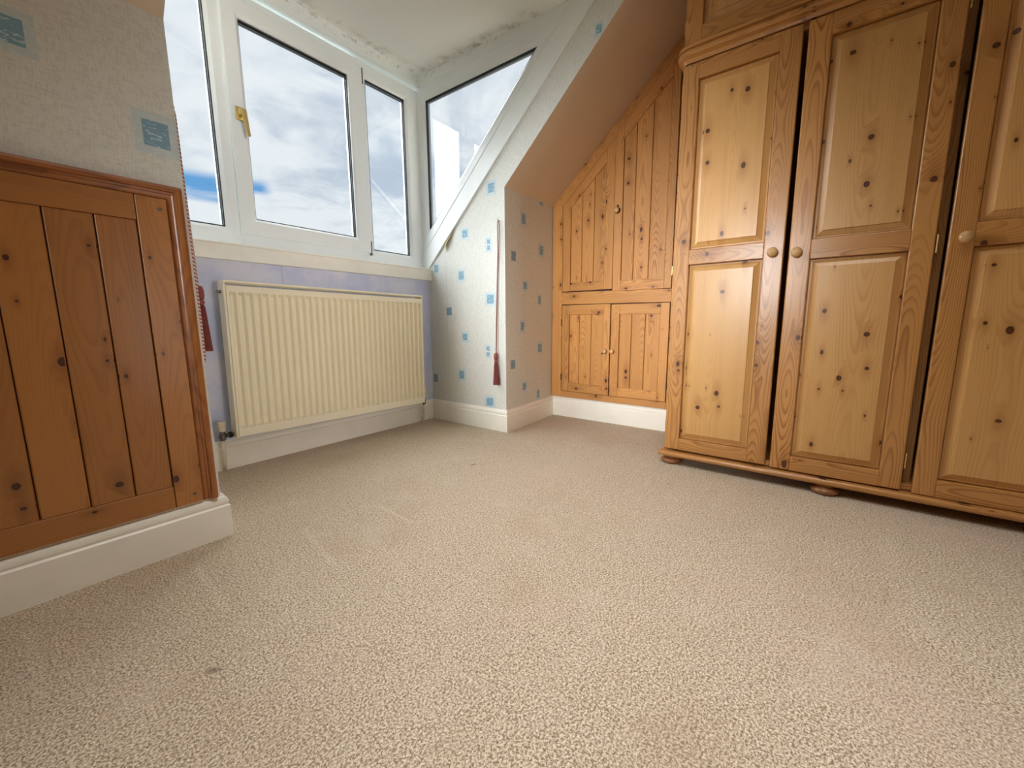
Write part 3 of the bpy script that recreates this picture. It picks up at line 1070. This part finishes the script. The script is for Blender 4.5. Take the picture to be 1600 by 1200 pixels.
obj('bleed_valve', lathe([(.007, 0), (.007, .006), (.0045, .007), (.0045, .016), (.0001, .016)], (RL - .003, RY + .035, RT - .047), (-1, 0, 0), 12), CHROME, rad)
# valve and pipe at the hatch end
VX, VY = .585, 2.050
v = obj('lockshield_valve', lathe([(.0001, 0), (.011, 0), (.011, .008), (.014, .010), (.014, .024), (.009, .028), (.009, .042), (.0001, .042)], (VX, VY, .138), (0, 0, 1), 14), CHROME, rad)
obj('valve_tail', tube([(VX, VY, .156), (VX + .04, VY - .008, .160), (RL + .005, VY - .012, .165)], .009, 10), CHROME, v)
obj('union_nut', lathe([(.0001, 0), (.015, 0), (.015, .012), (.0001, .012)], (VX + .022, VY - .004, .158), (1, -.1, 0.1), 6), DARKMETAL, v)
obj('valve_cap', lathe([(.0001, 0), (.0125, 0), (.0165, .036), (.0165, .040), (.014, .043), (.0001, .043)], (VX, VY, .178), (0, 0, 1), 18), CREAMPIPE, v)
obj('pipe', tube([(VX - .001, VY + .010, .002), (VX, VY + .004, .06), (VX, VY, .14)], .0078, 12), CREAMPIPE, rad)
# thermostatic head at the far end
VX2, VY2 = 1.716, 2.055
v = obj('thermostatic_valve', lathe([(.0001, 0), (.010, 0), (.012, .010), (.012, .026), (.008, .032), (.008, .044), (.0001, .044)], (VX2, VY2, .130), (0, 0, 1), 14), DARKMETAL, rad)
bm = lathe([(.0001, 0), (.018, 0), (.020, .004), (.020, .026), (.0165, .029), (.0165, .036), (.019, .040), (.019, .066), (.016, .072), (.0001, .072)], (VX2, VY2, .174), (0, 0, 1), 18)
obj('thermostat_head', bm, CREAMPIPE, v)
obj('valve_tail', tube([(VX2, VY2, .150), (RR - .002, VY2 - .01, .155)], .009, 10), DARKMETAL, v)
obj('pipe', tube([(VX2 - .002, VY2 + .010, .002), (VX2, VY2 + .004, .06), (VX2, VY2, .132)], .0078, 12), CREAMPIPE, rad)
# the radiator hangs a touch out of level
rad.rotation_euler = (0, math.radians(.75), 0)

# ------------------------------------------------------------------ built-in cupboard on the gable wall
FX = 2.405
fnc = lambda u, v, d: (FX + d, u, v)
cup = empty('built_in_cupboard', (FX, 1.06, .137))
tag(cup, 'built-in pine cupboard filling the gable under the sloping ceiling, four boarded doors', 'cupboard')


def S(y):
    return 1.470 + .925 * (1.342 - y)


cg = lambda y: slope_g(y) - .002
fr_ = empty('face_frame', (FX, 1.06, .137), cup)
obj('stile', prism([(1.500, .137), (1.4255, .137), (1.4255, S(1.4255)), (1.500, cg(1.500))], fnc, 0, .019, .001), CUP_PINE, fr_, (0, 0, 1))
obj('stile', prism([(.7095, .137), (.600, .137), (.600, cg(.600) - .1), (.7095, S(.7095))], fnc, 0, .019, .001), CUP_PINE, fr_, (0, 0, 1))
obj('slope_rail', prism([(1.4255, S(1.4255)), (.600, S(.600)), (.600, cg(.600)), (1.500, cg(1.500))], fnc, 0, .019, .001), CUP_PINE, fr_, (0, -1, .92))
obj('rail', prism([(1.425, .7665), (1.425, .8455), (.710, .833), (.710, .7585)], fnc, 0, .019, .001), CUP_PINE, fr_, (0, 1, 0))
obj('rail', prism([(1.425, .137), (1.425, .1775), (.710, .1775), (.710, .137)], fnc, 0, .019, .001), CUP_PINE, fr_, (0, 1, 0))


def turned_knob(parent, x, y, z, k=1.0, mat=None):
    bm = lathe([(.0001, 0), (.0105 * k, 0), (.0105 * k, .002 * k), (.0075 * k, .005 * k), (.0075 * k, .009 * k), (.013 * k, .013 * k), (.0170 * k, .018 * k), (.0175 * k, .022 * k), (.0155 * k, .027 * k), (.010 * k, .0305 * k), (.0001, .032 * k)], (x, y, z), (-1, 0, 0), 18)
    return obj('knob', bm, mat or KNOBWOOD, parent, smooth=True)


def plank_door(name, ya, yb_, z0, top, st_l, st_r, r_bot, r_top, seams, pivot=None, x=FX):
    """framed, boarded door; YA is the window-side edge (larger y); TOP(y) its upper edge; seams: y of the joints"""
    fn = lambda u, v, d: (x - .002 + d, u, v)
    g = .0022
    ya, yb_, z0 = ya - g, yb_ + g, z0 + g
    T = lambda y: top(y) - g
    il, ir = ya - st_l, yb_ + st_r
    I = lambda y: T(y) - r_top
    d = empty(name, (x, pivot if pivot is not None else (ya + yb_) / 2, z0), cup)
    obj('stile', prism([(ya, z0), (il, z0), (il, T(il)), (ya, T(ya))], fn, 0, .018, .0015), CUP_PINE, d, (0, 0, 1))
    obj('stile', prism([(ir, z0), (yb_, z0), (yb_, T(yb_)), (ir, T(ir))], fn, 0, .018, .0015), CUP_PINE, d, (0, 0, 1))
    obj('rail', prism([(il - .0004, z0), (ir + .0004, z0), (ir + .0004, z0 + r_bot), (il - .0004, z0 + r_bot)], fn, .0004, .018, .0015), CUP_PINE, d, (0, 1, 0))
    obj('rail', prism([(il - .0004, I(il)), (ir + .0004, I(ir)), (ir + .0004, T(ir)), (il - .0004, T(il))], fn, .0004, .018, .0015), CUP_PINE, d, (0, 1, T(1) - T(0)))
    e = [il] + list(seams) + [ir]
    for a, b in zip(e, e[1:]):
        a, b = a - .0012, b + .0012
        obj('plank', prism([(a, z0 + r_bot - .003), (b, z0 + r_bot - .003), (b, I(b) + .003), (a, I(a) + .003)], fn, .007, .016, .0030), CUP_PINE, d, (0, 0, 1))
    return d


flat = lambda z: (lambda y: z)
d_ul = plank_door('door', 1.4235, 1.067, .848, S, .056, .055, .055, .074, (1.285, 1.202))
d_ur = plank_door('door', 1.065, .7105, .834, S, .050, .041, .061, .080, (.940, .849), pivot=.7105)
d_ll = plank_door('door', 1.4235, 1.0725, .1775, flat(.7625), .054, .044, .058, .063, (1.293, 1.207))
d_lr = plank_door('door', 1.0695, .7125, .1775, flat(.7575), .053, .050, .058, .061, (.938, .854))
turned_knob(d_ur, FX - .006, 1.040, 1.301, .95)
obj('latch_plate', lathe([(.0001, 0), (.017, 0), (.017, .003), (.0001, .003)], (FX - .002, 1.040, 1.303), (-1, 0, 0), 8), DARKMETAL, d_ur)
obj('latch_tongue', box((FX - .008, 1.036, 1.315), (FX - .003, 1.044, 1.334), .001), DARKMETAL, d_ur)
turned_knob(d_ll, FX - .002, 1.099, .464, .85)
turned_knob(d_lr, FX - .002, 1.052, .465, .85)
obj('turn_button', prism([(1.112, .468), (1.126, .446), (1.121, .443), (1.108, .464)], lambda u, v, d: (FX - .010 + d, u, v), 0, .006, .001), DARKMETAL, d_ll)
for z_ in (.647, .275):
    obj('hinge', box((FX - .005, .7095, z_ - .022), (FX + .001, .7145, z_ + .022), .001), DARKMETAL, d_lr)
    obj('hinge', box((FX - .005, 1.4215, z_ - .022), (FX + .001, 1.4265, z_ + .022), .001), DARKMETAL, d_ll)
obj('hinge', box((FX - .005, .7080, .905), (FX + .001, .713, .955), .001), BRASS, d_ur)
d_ur.rotation_euler = (0, math.radians(-.5), math.radians(1.3))
obj('interior_back', prism([(1.498, .14), (.605, .14), (.605, cg(.605) - .005), (1.498, cg(1.498) - .005)], fnc, .0175, .0192), DARKWOOD, cup)

# ------------------------------------------------------------------ wardrobe
WX = 1.860      # front face of the doors
CX = 1.884      # front of the carcase
WB = 2.375      # back
WL, WR = .549, -.672
fnd = lambda u, v, d: (WX + d, u, v)
war = empty('wardrobe', (2.1, -.06, 0))
tag(war, 'large knotty pine wardrobe with three panelled doors standing on bun feet', 'wardrobe')
obj('side_panel', box((CX, WL - .020, .062), (WB, WL, 1.672), .001), PINE, war, (0, 0, 1))
obj('side_panel', box((CX, WR, .062), (WB, WR + .020, 1.672), .001), PINE, war, (0, 0, 1))
obj('partition', box((CX + .03, -.278, .08), (WB, -.252, 1.65), .001), PINE, war, (0, 0, 1))
obj('back_panel', box((WB, WR, .062), (WB + .008, WL, 1.672)), PINE, war, (0, 0, 1))
obj('base_board', box((CX, WR + .02, .064), (WB, WL - .02, .084), .001), PINE, war, (0, 1, 0))
obj('top_board', box((CX, WR + .02, 1.652), (WB, WL - .02, 1.672), .001), PINE, war, (0, 1, 0))
obj('plinth', box((1.838, WR - .022, .0385), (WB, WL + .020, .0615), .009, 3), PINE, war, (0, 1, 0))
for fx_, fy_ in ((1.890, .520), (1.878, -.048), (1.890, -.615), (2.32, .500), (2.32, -.615)):
    bm = lathe([(.0001, 0), (.030, 0), (.041, .004), (.0455, .012), (.044, .019), (.036, .025), (.027, .028), (.026, .030), (.031, .033), (.032, .0385), (.0001, .0385)], (fx_, fy_, 0), (0, 0, 1), 28)
    obj('bun_foot', bm, FOOTWOOD, war, smooth=True)

# cornice swept round front and ends with softly rounded corners
CP = [(0, 1.6675), (.0265, 1.6675), (.0275, 1.675), (.0315, 1.6815), (.0385, 1.6835), (.0385, 1.6855), (.044, 1.6868), (.0475, 1.690), (.049, 1.697), (.0475, 1.704), (.0435, 1.7080), (.0375, 1.7100), (.0375, 1.7130), (.046, 1.7155), (.0470, 1.721), (.0455, 1.7265), (.041, 1.7300), (0, 1.7300)]
cl_, cr_ = WL - .025, WR + .025
pth = [((WB, cl_), (0, 1))] + [((CX, cl_), (-math.sin(a), math.cos(a))) for a in [i * PI / 16 for i in range(9)]] + [((CX, cr_), (-math.cos(a), -math.sin(a))) for a in [i * PI / 16 for i in range(9)]] + [((WB, cr_), (0, -1))]
bm = bmesh.new()
rows = [[bm.verts.new((q[0] + n_[0] * d, q[1] + n_[1] * d, z)) for d, z in CP] for q, n_ in pth]
for a, b in zip(rows, rows[1:]):
    for j in range(len(CP) - 1):
        bm.faces.new((a[j], a[j + 1], b[j + 1], b[j]))
bmesh.ops.remove_doubles(bm, verts=bm.verts, dist=1e-6)
bmesh.ops.recalc_face_normals(bm, faces=bm.faces)
co_ = obj('cornice', bm, PINE, war, (0, 1, 0))
smooth_by_angle(co_, 28)


def raised_panel(parent, ya, yb_, z0, z1):
    """fielded panel set in a frame opening: flat margin, sloping bevel, small step up to the field"""
    o = [(yb_ - .004, z0 - .004), (ya + .004, z0 - .004), (ya + .004, z1 + .004), (yb_ - .004, z1 + .004)]
    q = [(yb_, z0), (ya, z0), (ya, z1), (yb_, z1)]
    bm = bmesh.new()
    L = [(o, .0215), (inset(q, .0028), .0215), (inset(q, .0034), .0155), (inset(q, .0085), .0150), (inset(q, .0265), .0062), (inset(q, .0272), .0020), (inset(q, .0290), .0012)]
    vs_ = [[bm.verts.new(fnd(u, v, d)) for u, v in pl] for pl, d in L]
    for a, b in zip(vs_, vs_[1:]):
        for i in range(4):
            j = (i + 1) % 4
            bm.faces.new((a[i], a[j], b[j], b[i]))
    bm.faces.new(vs_[-1])
    bmesh.ops.recalc_face_normals(bm, faces=bm.faces)
    if bm.faces[-1].normal.x > 0:
        bmesh.ops.reverse_faces(bm, faces=bm.faces)
    return obj('panel', bm, PANEL_PINE, parent, (0, 0, 1))


def framed_door(root, ya, yb_, z0, z1, st_l, st_r, openings):
    """stiles, rails and raised panels; openings = [(z low, z high), ...] from the bottom up"""
    d = empty('door', (WX, (ya + yb_) / 2, z0), root)
    il, ir = ya - st_l, yb_ + st_r
    obj('stile', box((WX, il, z0), (WX + .022, ya, z1), .0038, 3), PINE, d, (0, 0, 1))
    obj('stile', box((WX, yb_, z0), (WX + .022, ir, z1), .0038, 3), PINE, d, (0, 0, 1))
    zz = [z0] + [q for o in openings for q in o] + [z1]
    for a, b in zip(zz[::2], zz[1::2]):
        obj('rail', box((WX + .0003, ir - .0010, a), (WX + .022, il + .0010, b), .0024, 2), PINE, d, (0, 1, 0))
    for a, b in openings:
        raised_panel(d, il, ir, a, b)
    return d


OPN = [(.124, .884), (.945, 1.603)]
d1 = framed_door(war, .546, .149, .071, 1.664, .062, .066, OPN)
d2 = framed_door(war, .133, -.250, .067, 1.664, .066, .058, [(.124, .868), (.936, 1.598)])
d3 = framed_door(war, -.279, -.668, .063, 1.664, .056, .062, [(.122, .866), (.936, 1.598)])
turned_knob(d1, WX, .184, .902)
turned_knob(d2, WX, .1085, .894)
turned_knob(d3, WX, -.312, .893)
for dd, hy in ((d1, .5485), (d2, -.2560), (d3, -.671)):
    for z_ in (.17, .885, 1.575):
        obj('hinge', lathe([(.0001, -.028), (.0038, -.028), (.0038, .028), (.0001, .028)], (WX + .019, hy, z_), (0, 0, 1), 10), BRASS, dd)

# top box on the wardrobe
tb = empty('wardrobe_top_box', (2.1, -.06, 1.73))
tag(tb, 'pine storage box with fielded doors standing on top of the wardrobe', 'cupboard')
TZ0, TZ1 = 1.7305, 2.185
obj('side_panel', box((CX, WL - .020, TZ0), (WB, WL, TZ1), .001), PINE, tb, (0, 0, 1))
obj('side_panel', box((CX, WR, TZ0), (WB, WR + .02, TZ1), .001), PINE, tb, (0, 0, 1))
obj('back_panel', box((WB, WR, TZ0), (WB + .008, WL, TZ1)), PINE, tb, (0, 1, 0))
obj('base_board', box((CX, WR + .02, TZ0), (WB, WL - .02, TZ0 + .018)), PINE, tb, (0, 1, 0))
obj('top_board', box((CX, WR + .02, TZ1 - .018), (WB, WL - .02, TZ1)), PINE, tb, (0, 1, 0))
t1 = framed_door(tb, .547, -.060, TZ0 + .004, TZ1 - .003, .064, .062, [(1.795, 2.12)])
t2 = framed_door(tb, -.064, -.668, TZ0 + .004, TZ1 - .003, .062, .062, [(1.795, 2.12)])
turned_knob(t1, WX, -.03, 1.84)
turned_knob(t2, WX, -.095, 1.84)
for hy, dd in ((.5495, t1), (-.6705, t2)):
    for z_ in (1.81, 2.10):
        obj('hinge', lathe([(.0001, -.025), (.0038, -.025), (.0038, .025), (.0001, .025)], (WX + .019, hy, z_), (0, 0, 1), 10), BRASS, dd)


# ------------------------------------------------------------------ tasselled tiebacks on their hooks
def tassel(root, c, zt, zb, rmax, head_mat, skirt_mat):
    """bound head, bead and a flared fringe; C = (x, y), from zt down to zb"""
    x, y = c
    H = zt - zb
    bm = bmesh.new()
    for k in range(5):
        a = 2 * PI * k / 5
        ox, oy = math.cos(a) * rmax * .30, math.sin(a) * rmax * .30
        tube([(x + ox * .6, y + oy * .6, zt), (x + ox * 1.1, y + oy * 1.1, zt - H * .06), (x + ox * 1.15, y + oy * 1.15, zt - H * .13), (x + ox * .8, y + oy * .8, zt - H * .19)], rmax * .34, 8, bm)
    obj('tassel_head', bm, head_mat, root)
    rb = rmax * .62
    obj('tassel_bead', lathe([(.0001, 0), (rb * .7, H * .01), (rb, H * .045), (rb * .95, H * .06), (rb * .6, H * .095), (.0001, H * .1)], (x, y, zt - H * .29), (0, 0, 1), 14), head_mat, root, smooth=True)
    bm = bmesh.new()
    n = 40
    prof = [(.40, .27), (.58, .32), (.66, .42), (.74, .58), (.84, .76), (.94, .92), (1.0, 1.0)]
    rings = []
    for r, h_ in prof:
        rings.append([bm.verts.new((x + math.cos(2 * PI * k / n) * rmax * r * (1 if k % 2 else .86), y + math.sin(2 * PI * k / n) * rmax * r * (1 if k % 2 else .86), zt - H * h_ - (random.uniform(0, .012) * H if h_ == 1.0 else 0))) for k in range(n)])
    for a, b in zip(rings, rings[1:]):
        for k in range(n):
            bm.faces.new((a[k], b[k], b[(k + 1) % n], a[(k + 1) % n]))
    bm.faces.new(rings[0])
    bm.faces.new(rings[-1][::-1])
    bmesh.ops.recalc_face_normals(bm, faces=bm.faces)
    obj('fringe', bm, skirt_mat, root)


def hook(x, y, z, sg, label):
    pts = [(x, y, z)] + [(x + sg * (.012 + .009 * math.sin(a)), y, z - .009 + .009 * math.cos(a) - .000) for a in [i * PI / 8 for i in range(9)]]
    pts = [(x - sg * .002, y, z), (x + sg * .010, y, z), (x + sg * .017, y, z - .003), (x + sg * .019, y, z + .004), (x + sg * .017, y, z + .009)]
    o = obj('tieback_hook', tube(pts, .0016, 8), DARKMETAL, None, loc=(x, y, z))
    o.data.transform(Matrix.Identity(4))
    tag(o, label, 'hook', 'curtain tieback hooks')
    return o


hook(XC, 1.503, 1.213, -1, 'small dark wall hook near the dormer corner, holding the full-length tassel cord')
tb1 = empty('curtain_tieback', (XC - .014, 1.503, 1.21))
tag(tb1, 'brownish pink cord looped on a hook with tassel, beside the dormer corner', 'tieback', 'curtain tiebacks')
cx = XC - .0145
bm = tube([(cx, 1.5005, 1.2115), (cx, 1.4955, 1.195), (cx, 1.496, 1.15), (cx - .001, 1.500, 1.05), (cx - .003, 1.508, .90), (cx - .006, 1.516, .65), (cx - .008, 1.521, .466)], .0027, 8)
tube([(cx, 1.5005, 1.2115), (cx - .001, 1.5065, 1.205), (cx, 1.5085, 1.185), (cx, 1.5075, 1.13), (cx - .002, 1.507, 1.03), (cx - .004, 1.511, .90), (cx - .0075, 1.5195, .65), (cx - .009, 1.5225, .466)], .0027, 8, bm)
obj('cord', bm, CORD2, tb1)
tassel(tb1, (XC - .024, 1.523), .470, .285, .0200, PINKYARN, MAROON)

hook(XL, 1.497, 1.243, 1, 'small dark wall hook at the end of the pine hatch wall')
tb2 = empty('curtain_tieback', (XL + .014, 1.497, 1.24))
tag(tb2, 'pink and white twisted cord with tassel hanging at the end of the hatch wall', 'tieback', 'curtain tiebacks')
cx = XL + .0165
bm = tube([(cx, 1.4995, 1.2415), (cx, 1.493, 1.225), (cx, 1.490, 1.15), (cx + .001, 1.486, .95), (cx + .001, 1.486, .75), (cx + .001, 1.487, .60), (cx + .002, 1.492, .545), (cx + .003, 1.50, .535), (cx + .003, 1.508, .545)], .0044, 10)
obj('cord', bm, CORD, tb2)
bm = tube([(cx, 1.4995, 1.2415), (cx + .003, 1.506, 1.232), (cx + .006, 1.512, 1.15), (cx + .012, 1.522, .95), (cx + .016, 1.527, .755)], .0036, 8)
obj('cord', bm, CORD, tb2)
tassel(tb2, (XL + .036, 1.530), .762, .566, .0185, PINKYARN, MAROON)
